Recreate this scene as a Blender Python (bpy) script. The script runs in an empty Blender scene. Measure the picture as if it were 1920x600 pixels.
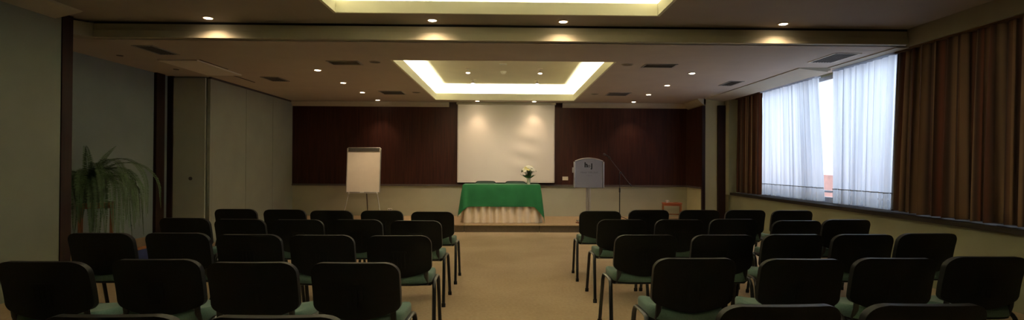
import bpy, bmesh, math, random
from math import sin, cos, pi, radians as RAD
from mathutils import Vector as V, Matrix
random.seed(7)
scn = bpy.context.scene
COL = scn.collection

# ------------------------------------------------------------------ materials
def nt(name):
    m = bpy.data.materials.new(name); m.use_nodes = True
    t = m.node_tree; b = t.nodes['Principled BSDF']
    return m, t, b

def mat(name, c, rough=.6, metal=0, noise=.12, scale=8, spec=.4, bump=0, stretch=(1, 1, 1), sheen=0, c2=None, detail=4):
    m, t, b = nt(name)
    tc = t.nodes.new('ShaderNodeTexCoord'); mp = t.nodes.new('ShaderNodeMapping'); mp.inputs['Scale'].default_value = stretch
    n = t.nodes.new('ShaderNodeTexNoise'); n.inputs['Scale'].default_value = scale; n.inputs['Detail'].default_value = detail
    r = t.nodes.new('ShaderNodeValToRGB')
    lo = c2 if c2 else tuple(x * (1 - noise) for x in c)
    hi = c if c2 else tuple(min(1, x * (1 + noise)) for x in c)
    r.color_ramp.elements[0].position = .3; r.color_ramp.elements[1].position = .7
    r.color_ramp.elements[0].color = (*lo, 1); r.color_ramp.elements[1].color = (*hi, 1)
    L = t.links.new
    L(tc.outputs['Object'], mp.inputs[0]); L(mp.outputs[0], n.inputs['Vector']); L(n.outputs['Fac'], r.inputs[0]); L(r.outputs[0], b.inputs['Base Color'])
    b.inputs['Roughness'].default_value = rough; b.inputs['Metallic'].default_value = metal
    b.inputs['Specular IOR Level'].default_value = spec
    if sheen: b.inputs['Sheen Weight'].default_value = sheen
    if bump:
        bp = t.nodes.new('ShaderNodeBump'); bp.inputs['Strength'].default_value = bump; bp.inputs['Distance'].default_value = .01
        L(n.outputs['Fac'], bp.inputs['Height']); L(bp.outputs[0], b.inputs['Normal'])
    return m

def emis(name, c, s):
    m, t, b = nt(name)
    b.inputs['Base Color'].default_value = (*c, 1)
    b.inputs['Emission Color'].default_value = (*c, 1); b.inputs['Emission Strength'].default_value = s
    return m

M = {}
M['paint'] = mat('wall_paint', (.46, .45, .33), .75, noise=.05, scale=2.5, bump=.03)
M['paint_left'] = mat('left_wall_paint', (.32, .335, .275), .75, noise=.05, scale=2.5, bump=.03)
M['door'] = mat('door_paint_lightened', (.58, .60, .50), .7, noise=.05, scale=2.5)  # partition paint lightened in colour to offset the dimmer light on this face
M['pale'] = mat('pale_panel_paint', (.80, .74, .66), .7, noise=.03)
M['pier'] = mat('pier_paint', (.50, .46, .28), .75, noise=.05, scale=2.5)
M['near'] = mat('near_wall_paint_dimmed', (.22, .235, .185), .75, noise=.05, scale=2.5)  # darker copy of the left wall paint; edge dimness put into the colour
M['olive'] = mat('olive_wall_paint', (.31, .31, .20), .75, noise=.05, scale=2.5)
M['ceil_near'] = mat('near_ceiling_paint_dimmed', (.40, .345, .295), .85, noise=.03, scale=3)  # darker copy of the ceiling paint; lens vignetting put into the colour
M['pelmet'] = mat('near_pelmet_paint_shaded', (.28, .25, .19), .7, noise=.04)  # darker copy of the cornice paint, with the pelmet's shade in the colour
M['recess'] = mat('recess_paint_shaded', (.215, .25, .24), .75, noise=.05, scale=2.5)  # darkened: the shade inside the alcove is part of this colour
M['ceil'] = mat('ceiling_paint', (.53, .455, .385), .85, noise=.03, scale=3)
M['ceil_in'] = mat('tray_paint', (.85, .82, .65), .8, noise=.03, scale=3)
M['beam'] = mat('beam_paint', (.46, .42, .31), .8, noise=.04, scale=3)
M['trimp'] = mat('cornice_paint', (.50, .455, .36), .7, noise=.04)
M['dark'] = mat('shadow_gap', (.02, .018, .016), .8)
M['wood'] = mat('mahogany', (.050, .0125, .0075), .52, scale=3.0, stretch=(9, 9, .5), c2=(.021, .006, .004), spec=.18, detail=8)
M['woodpost'] = mat('dark_post_wood', (.026, .008, .006), .5, scale=3, stretch=(9, 9, .5), c2=(.014, .005, .004), spec=.18, detail=8)
M['ledge'] = mat('ledge_paint', (.075, .06, .055), .6)
M['sill'] = mat('sill_stone', (.030, .024, .020), .75, spec=.1)
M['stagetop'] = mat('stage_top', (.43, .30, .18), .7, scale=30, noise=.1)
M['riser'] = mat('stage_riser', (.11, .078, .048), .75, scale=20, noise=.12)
M['redwood'] = mat('red_stained_wood', (.42, .10, .035), .45, scale=5, stretch=(1, 8, 8), c2=(.26, .06, .02))
M['orangewood'] = mat('orange_wood', (.34, .135, .04), .45, scale=5, stretch=(8, 8, 1), c2=(.18, .06, .02))
M['blue'] = mat('blue_fascia', (.03, .04, .14), .6)
M['black'] = mat('black_plastic', (.0035, .0035, .0042), .5, noise=.2, scale=60, spec=.22, bump=.04)
M['frame'] = mat('black_metal', (.010, .010, .011), .28, noise=.1, spec=.5)
M['rubber'] = mat('rubber', (.006, .006, .006), .8)
M['seat'] = mat('green_fabric', (.085, .148, .124), .92, noise=.12, scale=120, bump=.15, spec=.2, sheen=.2)
M['cushion'] = mat('dark_green_fabric', (.03, .06, .045), .92, noise=.12, scale=120)
M['cloth'] = mat('green_cloth', (.014, .120, .042), .85, noise=.08, scale=6, spec=.2, sheen=.15)
M['skirt'] = mat('cream_cloth', (.84, .72, .56), .85, noise=.05, scale=10)
M['screen'] = mat('screen_fabric', (.80, .74, .665), .85, noise=.02, scale=1.5)
M['board'] = mat('white_board', (.90, .82, .70), .35, noise=.02)
M['alu'] = mat('grey_aluminium', (.55, .54, .52), .35, metal=.8, noise=.05)
M['clamp'] = mat('clamp_metal', (.12, .11, .10), .4, metal=.6)
M['lect'] = mat('brushed_silver', (.27, .275, .36), .42, metal=.55, noise=.06, scale=3)
M['lectline'] = mat('silver_rail', (.60, .60, .64), .3, metal=.8)
M['boom'] = mat('dark_steel', (.10, .10, .11), .4, metal=.5)
M['ink'] = mat('black_ink', (.004, .004, .008), .7)
M['inkfaint'] = mat('faint_ink', (.13, .13, .17), .6)
M['white'] = mat('white_plastic', (.90, .88, .82), .5, noise=.03)
M['cream'] = mat('cream_plastic', (.62, .56, .44), .5, noise=.03)
M['vase'] = mat('vase_ceramic', (.66, .62, .48), .4, noise=.05)
M['petal'] = mat('white_petal', (.95, .95, .80), .7, noise=.08, scale=30)
M['petaly'] = mat('yellow_petal', (.92, .88, .42), .7, noise=.08, scale=30)
M['leaf'] = mat('bouquet_leaf', (.055, .11, .035), .6, noise=.2, scale=20)
M['fern'] = mat('fern_green', (.080, .135, .055), .6, noise=.3, scale=9)
M['stem'] = mat('fern_stem', (.09, .10, .04), .6)
M['pot'] = mat('dark_pot', (.012, .011, .010), .6)
M['soil'] = mat('soil', (.03, .02, .012), .95, scale=40, noise=.4)
M['grille'] = mat('vent_grille', (.13, .115, .095), .6)
M['grilleframe'] = mat('vent_frame', (.36, .34, .31), .6)
M['winframe'] = mat('white_frame', (.62, .64, .70), .4)
M['outwall'] = mat('red_render_wall', (.75, .40, .36), .8, scale=6)
M['cord'] = mat('cable_rubber', (.20, .06, .04), .6)
M['ring'] = mat('lamp_ring', (.70, .62, .48), .35, metal=.3)
M['lamp'] = emis('halogen_glow', (1, .80, .55), 22)
M['spotglow'] = emis('spot_glow', (1, .82, .68), 14)

def carpet():
    m, t, b = nt('carpet'); L = t.links.new
    tc = t.nodes.new('ShaderNodeTexCoord')
    n1 = t.nodes.new('ShaderNodeTexNoise'); n1.inputs['Scale'].default_value = 260; n1.inputs['Detail'].default_value = 2
    n2 = t.nodes.new('ShaderNodeTexNoise'); n2.inputs['Scale'].default_value = 1.1; n2.inputs['Detail'].default_value = 5
    n3 = t.nodes.new('ShaderNodeTexNoise'); n3.inputs['Scale'].default_value = 34; n3.inputs['Detail'].default_value = 4
    mx = t.nodes.new('ShaderNodeMix'); mx.data_type = 'RGBA'; mx.blend_type = 'MULTIPLY'; mx.inputs['Factor'].default_value = 1
    r1 = t.nodes.new('ShaderNodeValToRGB'); r1.color_ramp.elements[0].color = (.42, .31, .205, 1); r1.color_ramp.elements[1].color = (.62, .48, .33, 1)
    r1.color_ramp.elements[0].position = .25; r1.color_ramp.elements[1].position = .75
    r2 = t.nodes.new('ShaderNodeValToRGB'); r2.color_ramp.elements[0].color = (.86, .84, .82, 1); r2.color_ramp.elements[1].color = (1, 1, 1, 1)
    r2.color_ramp.elements[0].position = .35; r2.color_ramp.elements[1].position = .65
    ad = t.nodes.new('ShaderNodeMath'); ad.operation = 'MULTIPLY_ADD'; ad.inputs[1].default_value = .5
    ml = t.nodes.new('ShaderNodeMath'); ml.operation = 'MULTIPLY'; ml.inputs[1].default_value = .5
    for n in (n1, n2, n3): L(tc.outputs['Object'], n.inputs['Vector'])
    L(n3.outputs['Fac'], ml.inputs[0]); L(n1.outputs['Fac'], ad.inputs[0]); L(ml.outputs[0], ad.inputs[2])
    L(ad.outputs[0], r1.inputs[0]); L(n2.outputs['Fac'], r2.inputs[0])
    L(r1.outputs[0], mx.inputs[6]); L(r2.outputs[0], mx.inputs[7]); L(mx.outputs[2], b.inputs['Base Color'])
    b.inputs['Roughness'].default_value = .97; b.inputs['Specular IOR Level'].default_value = .1
    bp = t.nodes.new('ShaderNodeBump'); bp.inputs['Strength'].default_value = .35; bp.inputs['Distance'].default_value = .01
    L(ad.outputs[0], bp.inputs['Height']); L(bp.outputs[0], b.inputs['Normal'])
    return m
M['carpet'] = carpet()

def drape_mat():
    m, t, b = nt('striped_drape'); L = t.links.new
    uv = t.nodes.new('ShaderNodeUVMap'); uv.uv_map = 'UVMap'
    sx = t.nodes.new('ShaderNodeSeparateXYZ')
    ml = t.nodes.new('ShaderNodeMath'); ml.operation = 'MULTIPLY'; ml.inputs[1].default_value = 2.6
    fr = t.nodes.new('ShaderNodeMath'); fr.operation = 'FRACT'
    r = t.nodes.new('ShaderNodeValToRGB'); cr = r.color_ramp; cr.interpolation = 'EASE'
    stops = [(0, (.105, .048, .020)), (.12, (.045, .018, .010)), (.22, (.105, .030, .014)), (.32, (.040, .016, .009)), (.42, (.19, .110, .055)),
             (.52, (.145, .080, .040)), (.60, (.046, .020, .011)), (.72, (.085, .028, .014)), (.82, (.034, .015, .009)), (.92, (.155, .085, .042))]
    cr.elements[0].position = 0; cr.elements[0].color = (*stops[0][1], 1); cr.elements[1].position = stops[-1][0]; cr.elements[1].color = (*stops[-1][1], 1)
    for p, c in stops[1:-1]:
        e = cr.elements.new(p); e.color = (*c, 1)
    L(uv.outputs[0], sx.inputs[0]); L(sx.outputs[0], ml.inputs[0]); L(ml.outputs[0], fr.inputs[0]); L(fr.outputs[0], r.inputs[0]); L(r.outputs[0], b.inputs['Base Color'])
    b.inputs['Roughness'].default_value = .75; b.inputs['Specular IOR Level'].default_value = .3
    tr = t.nodes.new('ShaderNodeBsdfTranslucent'); mx = t.nodes.new('ShaderNodeMixShader'); mx.inputs[0].default_value = .03
    L(r.outputs[0], tr.inputs[0]); L(b.outputs[0], mx.inputs[1]); L(tr.outputs[0], mx.inputs[2]); L(mx.outputs[0], t.nodes['Material Output'].inputs[0])
    return m
M['drape'] = drape_mat()

def sheer_mat(name, c, tl):
    m, t, b = nt(name); L = t.links.new
    b.inputs['Base Color'].default_value = (*c, 1); b.inputs['Roughness'].default_value = .9
    uv = t.nodes.new('ShaderNodeUVMap'); uv.uv_map = 'UVMap'
    mp = t.nodes.new('ShaderNodeMapping'); mp.inputs['Scale'].default_value = (14, .4, 1)
    n = t.nodes.new('ShaderNodeTexNoise'); n.inputs['Scale'].default_value = 1.4; n.inputs['Detail'].default_value = 3
    r = t.nodes.new('ShaderNodeValToRGB'); r.color_ramp.elements[0].color = (c[0] * .78, c[1] * .80, c[2] * .84, 1); r.color_ramp.elements[1].color = (*c, 1)
    r.color_ramp.elements[0].position = .3; r.color_ramp.elements[1].position = .65
    L(uv.outputs[0], mp.inputs[0]); L(mp.outputs[0], n.inputs['Vector']); L(n.outputs['Fac'], r.inputs[0])
    tr = t.nodes.new('ShaderNodeBsdfTranslucent'); mx = t.nodes.new('ShaderNodeMixShader'); mx.inputs[0].default_value = tl
    L(r.outputs[0], b.inputs['Base Color']); L(r.outputs[0], tr.inputs[0])
    L(b.outputs[0], mx.inputs[1]); L(tr.outputs[0], mx.inputs[2]); L(mx.outputs[0], t.nodes['Material Output'].inputs[0])
    return m
M['sheer'] = sheer_mat('sheer_curtain', (.90, .94, 1.0), .70)
def hem_mat():
    m, t, b = nt('sheer_hem'); L = t.links.new
    b.inputs['Base Color'].default_value = (.80, .78, .76, 1); b.inputs['Roughness'].default_value = .9
    tp = t.nodes.new('ShaderNodeBsdfTransparent'); mx = t.nodes.new('ShaderNodeMixShader'); mx.inputs[0].default_value = .70
    L(b.outputs[0], mx.inputs[1]); L(tp.outputs[0], mx.inputs[2]); L(mx.outputs[0], t.nodes['Material Output'].inputs[0])
    return m
M['hem'] = hem_mat()

def glass_mat():
    m, t, b = nt('window_glass'); L = t.links.new
    tr = t.nodes.new('ShaderNodeBsdfTransparent'); tr.inputs[0].default_value = (.95, .97, .98, 1)
    gl = t.nodes.new('ShaderNodeBsdfGlossy'); gl.inputs['Roughness'].default_value = .02
    mx = t.nodes.new('ShaderNodeMixShader')
    mx.inputs[0].default_value = .06; L(tr.outputs[0], mx.inputs[1]); L(gl.outputs[0], mx.inputs[2]); L(mx.outputs[0], t.nodes['Material Output'].inputs[0])
    return m
M['glass'] = glass_mat()

# ------------------------------------------------------------------ mesh builder
class MB:
    def __init__(s): s.v = []; s.f = []; s.uv = None
    def add(s, vs, fs):
        o = len(s.v); s.v += [tuple(v) for v in vs]; s.f += [tuple(i + o for i in f) for f in fs]; return s
    def box(s, a, b, mtx=None):
        x0, y0, z0 = a; x1, y1, z1 = b
        vs = [V((x, y, z)) for z in (z0, z1) for y in (y0, y1) for x in (x0, x1)]
        if mtx is not None: vs = [mtx @ v for v in vs]
        return s.add(vs, [(0, 2, 3, 1), (4, 5, 7, 6), (0, 1, 5, 4), (2, 6, 7, 3), (0, 4, 6, 2), (1, 3, 7, 5)])
    def prism(s, pts, axis, a, b):
        # pts: 2D polygon; axis 'x': pts=(y,z); 'y': pts=(x,z); 'z': pts=(x,y)
        def mk(p, q):
            return {'x': (q, p[0], p[1]), 'y': (p[0], q, p[1]), 'z': (p[0], p[1], q)}[axis]
        n = len(pts); vs = [mk(p, a) for p in pts] + [mk(p, b) for p in pts]
        fs = [tuple(range(n)), tuple(range(2 * n - 1, n - 1, -1))] + [(i, i + n, (i + 1) % n + n, (i + 1) % n) for i in range(n)]
        return s.add(vs, fs)
    def tube(s, pts, r, n=8, cap=True, sx=1.0):
        pts = [V(p) for p in pts]; m = len(pts); rs = r if isinstance(r, (list, tuple)) else [r] * m
        base = len(s.v); up = None
        for i, p in enumerate(pts):
            t = (pts[min(i + 1, m - 1)] - pts[max(i - 1, 0)]).normalized()
            if up is None:
                up = V((1, 0, 0)) if abs(t.x) < .9 else V((0, 0, 1))
            sd = t.cross(up).normalized(); up = sd.cross(t).normalized()
            for k in range(n):
                a = 2 * pi * k / n
                s.v.append(tuple(p + sd * cos(a) * rs[i] + up * sin(a) * rs[i] * sx))
        for i in range(m - 1):
            for k in range(n):
                a = base + i * n + k; b = base + i * n + (k + 1) % n
                s.f.append((a, b, b + n, a + n))
        if cap:
            s.f.append(tuple(base + k for k in range(n))[::-1]); s.f.append(tuple(base + (m - 1) * n + k for k in range(n)))
        return s
    def lathe(s, prof, n=24, c=(0, 0, 0), axis='z'):
        base = len(s.v)
        for r, z in prof:
            for k in range(n):
                a = 2 * pi * k / n
                q = (cos(a) * r, sin(a) * r, z) if axis == 'z' else (cos(a) * r, z, sin(a) * r)
                s.v.append((c[0] + q[0], c[1] + q[1], c[2] + q[2]))
        for i in range(len(prof) - 1):
            for k in range(n):
                a = base + i * n + k; b = base + i * n + (k + 1) % n
                s.f.append((a, b, b + n, a + n))
        s.f.append(tuple(base + k for k in range(n))[::-1]); s.f.append(tuple(base + (len(prof) - 1) * n + k for k in range(n)))
        return s
    def grid(s, fn, nu, nv, uvfn=None):
        base = len(s.v)
        for j in range(nv + 1):
            for i in range(nu + 1): s.v.append(tuple(fn(i / nu, j / nv)))
        w = nu + 1
        for j in range(nv):
            for i in range(nu):
                a = base + j * w + i; s.f.append((a, a + 1, a + 1 + w, a + w))
        if uvfn: s.uv = [uvfn(i / nu, j / nv) for j in range(nv + 1) for i in range(nu + 1)]
        return s
    def obj(s, name, m, parent=None, smooth=40, bevel=0, loc=None, solid=0, subd=0):
        me = bpy.data.meshes.new(name); me.from_pydata(s.v, [], s.f); me.update()
        if s.uv:
            l = me.uv_layers.new(name='UVMap')
            for lp in me.loops: l.data[lp.index].uv = s.uv[lp.vertex_index]
        me.materials.append(m)
        if smooth:
            for p in me.polygons: p.use_smooth = True
            me.set_sharp_from_angle(angle=RAD(smooth))
        o = bpy.data.objects.new(name, me); COL.objects.link(o)
        if parent: o.parent = parent
        if loc: o.location = loc
        if solid:
            md = o.modifiers.new('solid', 'SOLIDIFY'); md.thickness = solid
        if bevel:
            md = o.modifiers.new('bevel', 'BEVEL'); md.width = bevel; md.segments = 2; md.limit_method = 'ANGLE'
        if subd:
            md = o.modifiers.new('sub', 'SUBSURF'); md.levels = subd; md.render_levels = subd
        return o

def tag(o, label, cat, group=None, kind=None):
    o['label'] = label; o['category'] = cat
    if group: o['group'] = group
    if kind: o['kind'] = kind
    return o
def thing(name, loc, label, cat, group=None, rz=0):
    o = bpy.data.objects.new(name, None); COL.objects.link(o); o.location = loc; o.rotation_euler = (0, 0, rz)
    o.empty_display_size = .1
    return tag(o, label, cat, group)
def struct(name, mb, m, label=None, cat=None, parent=None, smooth=0, **k):
    o = mb.obj(name, m, parent, smooth=smooth, **k)
    if not parent:
        o['kind'] = 'structure'
        if label: o['label'] = label; o['category'] = cat
    return o
def copy_tree(o, parent=None):
    c = o.copy(); COL.objects.link(c)
    if parent: c.parent = parent
    for ch in list(o.children): copy_tree(ch, c)
    return c
def B(a, b): return MB().box(a, b)
def text_mesh(name, body, size, m, parent, loc, ext=.0015, shear=0, spacing=1, offset=0):
    cu = bpy.data.curves.new(name, 'FONT'); cu.body = body; cu.size = size; cu.extrude = ext; cu.align_x = 'CENTER'; cu.align_y = 'CENTER'
    cu.shear = shear; cu.space_character = spacing; cu.offset = offset
    tmp = bpy.data.objects.new(name + '_tmp', cu); COL.objects.link(tmp)
    bpy.context.view_layer.update()
    me = bpy.data.meshes.new_from_object(tmp.evaluated_get(bpy.context.evaluated_depsgraph_get()))
    bpy.data.objects.remove(tmp); bpy.data.curves.remove(cu)
    me.materials.clear(); me.materials.append(m)
    o = bpy.data.objects.new(name, me); COL.objects.link(o); o.parent = parent; o.location = loc; o.rotation_euler = (pi / 2, 0, 0)
    return o

# ------------------------------------------------------------------ room shell
YB = 12.25            # back wall
ZL, ZH = 2.75, 2.93   # far ceiling / near ceiling
XL, XLN, XR = -4.87, -4.76, 4.17
XA = -5.53            # alcove wall
YR = -3.0
struct('floor', B((-5.7, YR - .1, -.1), (5.1, YB + .1, 0)), M['carpet'], 'tan carpeted floor of the meeting room with open centre aisle', 'floor')

def slab_hole(x0, y0, x1, y1, z0, z1, hx0, hy0, hx1, hy1):
    m = MB()
    m.box((x0, y0, z0), (x1, hy0, z1)); m.box((x0, hy1, z0), (x1, y1, z1))
    m.box((x0, hy0, z0), (hx0, hy1, z1)); m.box((hx1, hy0, z0), (x1, hy1, z1)); return m
FT = (-1.56, 7.30, 1.47, 11.75)     # far tray
NT = (-1.81, 1.15, 1.60, 5.64)      # near tray
TT = .03
def grow(T, g): return (T[0] - g, T[1] - g, T[2] + g, T[3] + g)
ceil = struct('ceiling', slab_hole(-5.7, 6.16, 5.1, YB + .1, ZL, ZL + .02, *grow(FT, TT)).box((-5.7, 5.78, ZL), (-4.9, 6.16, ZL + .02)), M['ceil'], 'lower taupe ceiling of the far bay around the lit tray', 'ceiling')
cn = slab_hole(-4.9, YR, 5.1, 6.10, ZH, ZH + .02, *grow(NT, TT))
struct('ceiling_leak_cover', B((-5.75, YR - .12, 3.42), (5.1, YB + .12, 3.5)), M['dark'])  # unseen lid added to stop sky light leaking in above the ceilings
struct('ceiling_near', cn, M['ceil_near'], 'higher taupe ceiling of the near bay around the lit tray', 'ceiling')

def tray(T, z, lip, up, g, name, lab):
    x0, y0, x1, y1 = T; t = .03
    m = MB()
    for a, b in (((x0 - t, y0 - t, z), (x0, y1 + t, z + lip)), ((x1, y0 - t, z), (x1 + t, y1 + t, z + lip)),
                 ((x0, y0 - t, z), (x1, y0, z + lip)), ((x0, y1, z), (x1, y1 + t, z + lip))): m.box(a, b)
    root = struct('trim_' + name, m, M['ceil_in'], lab, 'ceiling trim')
    m = MB(); w = .03
    X0, Y0, X1, Y1 = x0 - g, y0 - g, x1 + g, y1 + g
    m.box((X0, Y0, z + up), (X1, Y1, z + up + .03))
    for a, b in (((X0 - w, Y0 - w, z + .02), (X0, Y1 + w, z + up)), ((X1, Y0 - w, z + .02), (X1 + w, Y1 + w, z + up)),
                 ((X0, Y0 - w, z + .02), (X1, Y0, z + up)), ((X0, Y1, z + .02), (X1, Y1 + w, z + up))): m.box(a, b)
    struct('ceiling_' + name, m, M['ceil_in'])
    return X0, Y0, X1, Y1
FG = tray(FT, ZL, .145, .33, .30, 'far_tray', 'pale upstand edge of the far lit ceiling tray')
NG = tray(NT, ZH, .13, .36, .30, 'near_tray', 'pale upstand edge of the near lit ceiling tray')

# beam between the bays (downstand with a stepped face and a shadow gap)
bm = MB().prism([(6.08, ZL), (6.08, 2.83), (6.095, 2.835), (6.095, 2.905), (6.20, 2.905), (6.20, ZL)], 'x', -4.66, 5.1)
bm.prism([(-4.66, 6.08), (-4.66, 6.20), (-4.9, 6.20), (-4.9, 5.93), (-4.80, 5.93)], 'z', ZL, 2.905)
struct('trim_beam', bm, M['beam'], 'stepped ceiling beam face between the near and far bays', 'beam')
bg = MB().box((-4.66, 6.10, 2.905), (5.1, 6.2, 3.0)).box((-5.6, 5.9, 2.905), (-4.80, 6.2, 2.95))
struct('trim_gap_shade', bg, M['dark'])  # solid near-black strip; the shade of the gap is painted on

# walls
struct('wall_back', B((-5.7, YB, -.1), (5.1, YB + .12, 3.42)), M['paint'], 'pale green rear wall behind the stage', 'wall')
struct('wall_rear', B((-5.7, YR - .12, -.1), (5.1, YR, 3.42)), M['paint'])
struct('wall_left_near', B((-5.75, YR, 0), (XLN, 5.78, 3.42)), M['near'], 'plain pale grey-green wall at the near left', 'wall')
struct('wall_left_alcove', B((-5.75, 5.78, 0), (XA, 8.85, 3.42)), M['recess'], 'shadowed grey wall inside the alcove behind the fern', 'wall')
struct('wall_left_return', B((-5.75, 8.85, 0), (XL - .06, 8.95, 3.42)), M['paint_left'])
struct('wall_left_infill', B((-5.75, 8.95, 0), (XL - .06, YB, 3.42)), M['dark'])
pw = MB()
ys = [8.85, 8.92, 10.06, 11.20, YB]
root = None
# folding partition: one leaf per bay
for i in range(4):
    y0, y1 = ys[i] + (.007 if i > 1 else 0), ys[i + 1] - (.007 if i else 0)
    lab = ['narrow closing strip of the left partition at the alcove corner', 'grey-green partition panel nearest the alcove on the left wall',
           'middle grey-green partition panel on the left wall', 'grey-green partition panel next to the dark wood back wall'][i]
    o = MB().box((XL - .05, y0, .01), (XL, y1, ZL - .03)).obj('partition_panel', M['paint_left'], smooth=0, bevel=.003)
    tag(o, lab, 'partition panel', 'partition panels along the left wall')
# door leaf in alcove return wall
d = thing('door_leaf', (-5.16, 8.835, 0), 'plain grey-green door beside the alcove with small round handle', 'door')
MB().box((-.29, -.015, .01), (.225, .01, ZL - .02)).obj('panel', M['door'], d, smooth=0, bevel=.003)
MB().lathe([(.028, 0), (.028, .012), (.018, .014), (.018, .006), (.001, .006)], 20, (.0, -.027, 1.08), 'y').obj('handle', M['clamp'], d)
struct('trim_1', B((XL - .03, 8.85, ZL - .03), (XL + .015, YB, ZL)), M['ledge'], 'thin dark head track above the left partition panels', 'trim')
struct('trim_2', B((-5.6, 5.78, 0), (XLN + .012, 5.92, ZH)), M['woodpost'], 'tall dark wood post at the end of the near left wall', 'post')
struct('trim_3', B((XA - .01, 8.46, 0), (XA + .045, 8.66, ZL)), M['woodpost'], 'wide dark wood post at the far end of the alcove', 'post')
struct('trim_4', B((-5.53, 8.79, 0), (-5.45, 8.86, ZL)), M['woodpost'], 'narrow dark wood door jamb beside the alcove', 'post')
struct('trim_5', MB().prism([(XLN, 2.85), (XLN, ZH), (-4.47, ZH), (-4.50, ZH - .015)], 'y', YR, 5.70), M['trimp'], 'sloping pale cornice above the near left wall', 'cornice')
# pale ceiling box near left partition
struct('trim_6', MB().box((-4.78, 7.37, ZL - .018), (-4.24, 8.6, ZL)), M['pale'], 'pale rectangular access panel in the ceiling at the left', 'ceiling panel')
struct('trim_7', B((-4.42, 8.6, ZL - .006), (-4.40, 9.4, ZL)), M['ledge'])
struct('trim_7b', B((-4.21, 7.37, ZL - .006), (-4.195, 8.1, ZL)), M['ledge'])
# back wall dress
SW = MB().box((XL, YB - .035, .875), (XR, YB, 2.64)).box((-1.32, YB - .034, 2.64), (1.27, YB, ZL))
struct('trim_8', SW, M['wood'], 'dark mahogany panelling across the upper back wall', 'panelling')
struct('trim_9', B((XL, YB - .055, .835), (XR, YB, .875)), M['ledge'], 'thin dark ledge under the back wall panelling', 'ledge')
cb = MB().prism([(YB - .16, ZL), (YB - .16, ZL - .02), (YB - .10, ZL - .075), (YB - .04, ZL - .11), (YB, ZL - .11), (YB, ZL)], 'x', XL, -1.32)
cb.prism([(YB - .16, ZL), (YB - .16, ZL - .02), (YB - .10, ZL - .075), (YB - .04, ZL - .11), (YB, ZL - .11), (YB, ZL)], 'x', 1.27, XR)
struct('trim_10', cb, M['trimp'], 'pale cornice above the back wall panelling', 'cornice')
# right wall
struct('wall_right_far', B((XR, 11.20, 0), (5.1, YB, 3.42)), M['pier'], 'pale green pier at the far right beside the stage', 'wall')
struct('trim_11', B((XR - .035, 11.24, .875), (XR, YB - .035, 2.60)), M['wood'], 'dark mahogany panelling on the right side of the stage', 'panelling')
struct('trim_12', B((XR - .045, 11.17, 0), (XR + .02, 11.24, 2.60)), M['woodpost'], 'thin dark wood edge strip at the corner of the right pier', 'trim')
struct('trim_13', B((4.45, 11.12, 0), (4.60, 11.21, 2.60)), M['woodpost'], 'dark wood post between the pale pier and the striped curtain', 'post')
struct('trim_14', B((XR - .055, 11.24, .835), (XR, YB - .05, .875)), M['ledge'])
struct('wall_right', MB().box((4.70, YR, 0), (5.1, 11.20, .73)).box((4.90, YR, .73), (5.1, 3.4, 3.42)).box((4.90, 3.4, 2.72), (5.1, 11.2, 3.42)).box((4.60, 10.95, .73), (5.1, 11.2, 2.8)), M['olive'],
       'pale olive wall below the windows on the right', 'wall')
struct('trim_15', B((4.62, YR, .725), (5.0, 11.19, .775)), M['sill'], 'long dark window sill along the right wall', 'window sill')
# pelmets
struct('trim_16', MB().prism([(4.20, ZL), (4.20, ZL - .012), (4.62, 2.69), (4.62, 2.705), (4.66, 2.71), (4.66, ZL)], 'y', 7.58, 11.20).prism([(XR - .13, ZL), (XR - .13, ZL - .02), (XR - .02, 2.63), (XR + .04, 2.63), (XR + .04, ZL)], 'y', 11.2, YB),
       M['trimp'], 'pale pelmet above the far window curtains', 'pelmet')
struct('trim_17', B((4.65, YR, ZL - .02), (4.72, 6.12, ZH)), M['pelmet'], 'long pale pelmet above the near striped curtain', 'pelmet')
struct('trim_18', B((4.60, 6.2, ZL - .012), (4.9, 7.55, ZL + .002)), M['trimp'])

# window
w = struct('window_1', MB().box((4.93, 3.4, .775), (4.99, 11.0, .86)).box((4.93, 3.4, 2.66), (4.99, 11.0, 2.73))
           .box((4.93, 3.4, .86), (4.99, 3.46, 2.66)).box((4.93, 10.9, .86), (4.99, 10.96, 2.66))
           .box((4.93, 5.6, .86), (4.99, 5.68, 2.66)).box((4.93, 8.46, .86), (4.99, 8.54, 2.66)).box((4.94, 3.46, .93), (4.98, 10.9, .96)),
           M['winframe'], 'long white-framed window behind the curtains on the right wall', 'window')
for y0, y1 in ((3.46, 5.6), (5.68, 8.46), (8.54, 10.9)):
    MB().add([(4.958, y0, .86), (4.958, y1, .86), (4.958, y1, 2.66), (4.958, y0, 2.66)], [(0, 1, 2, 3)]).obj('pane', M['glass'], w, smooth=0)
ow = B((6.6, 5.0, -1.0), (6.8, 22, 1.15)).obj('parapet_wall', M['outwall'], smooth=0)
tag(ow, 'pinkish red parapet wall outside, seen through the curtain gap', 'wall')

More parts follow.
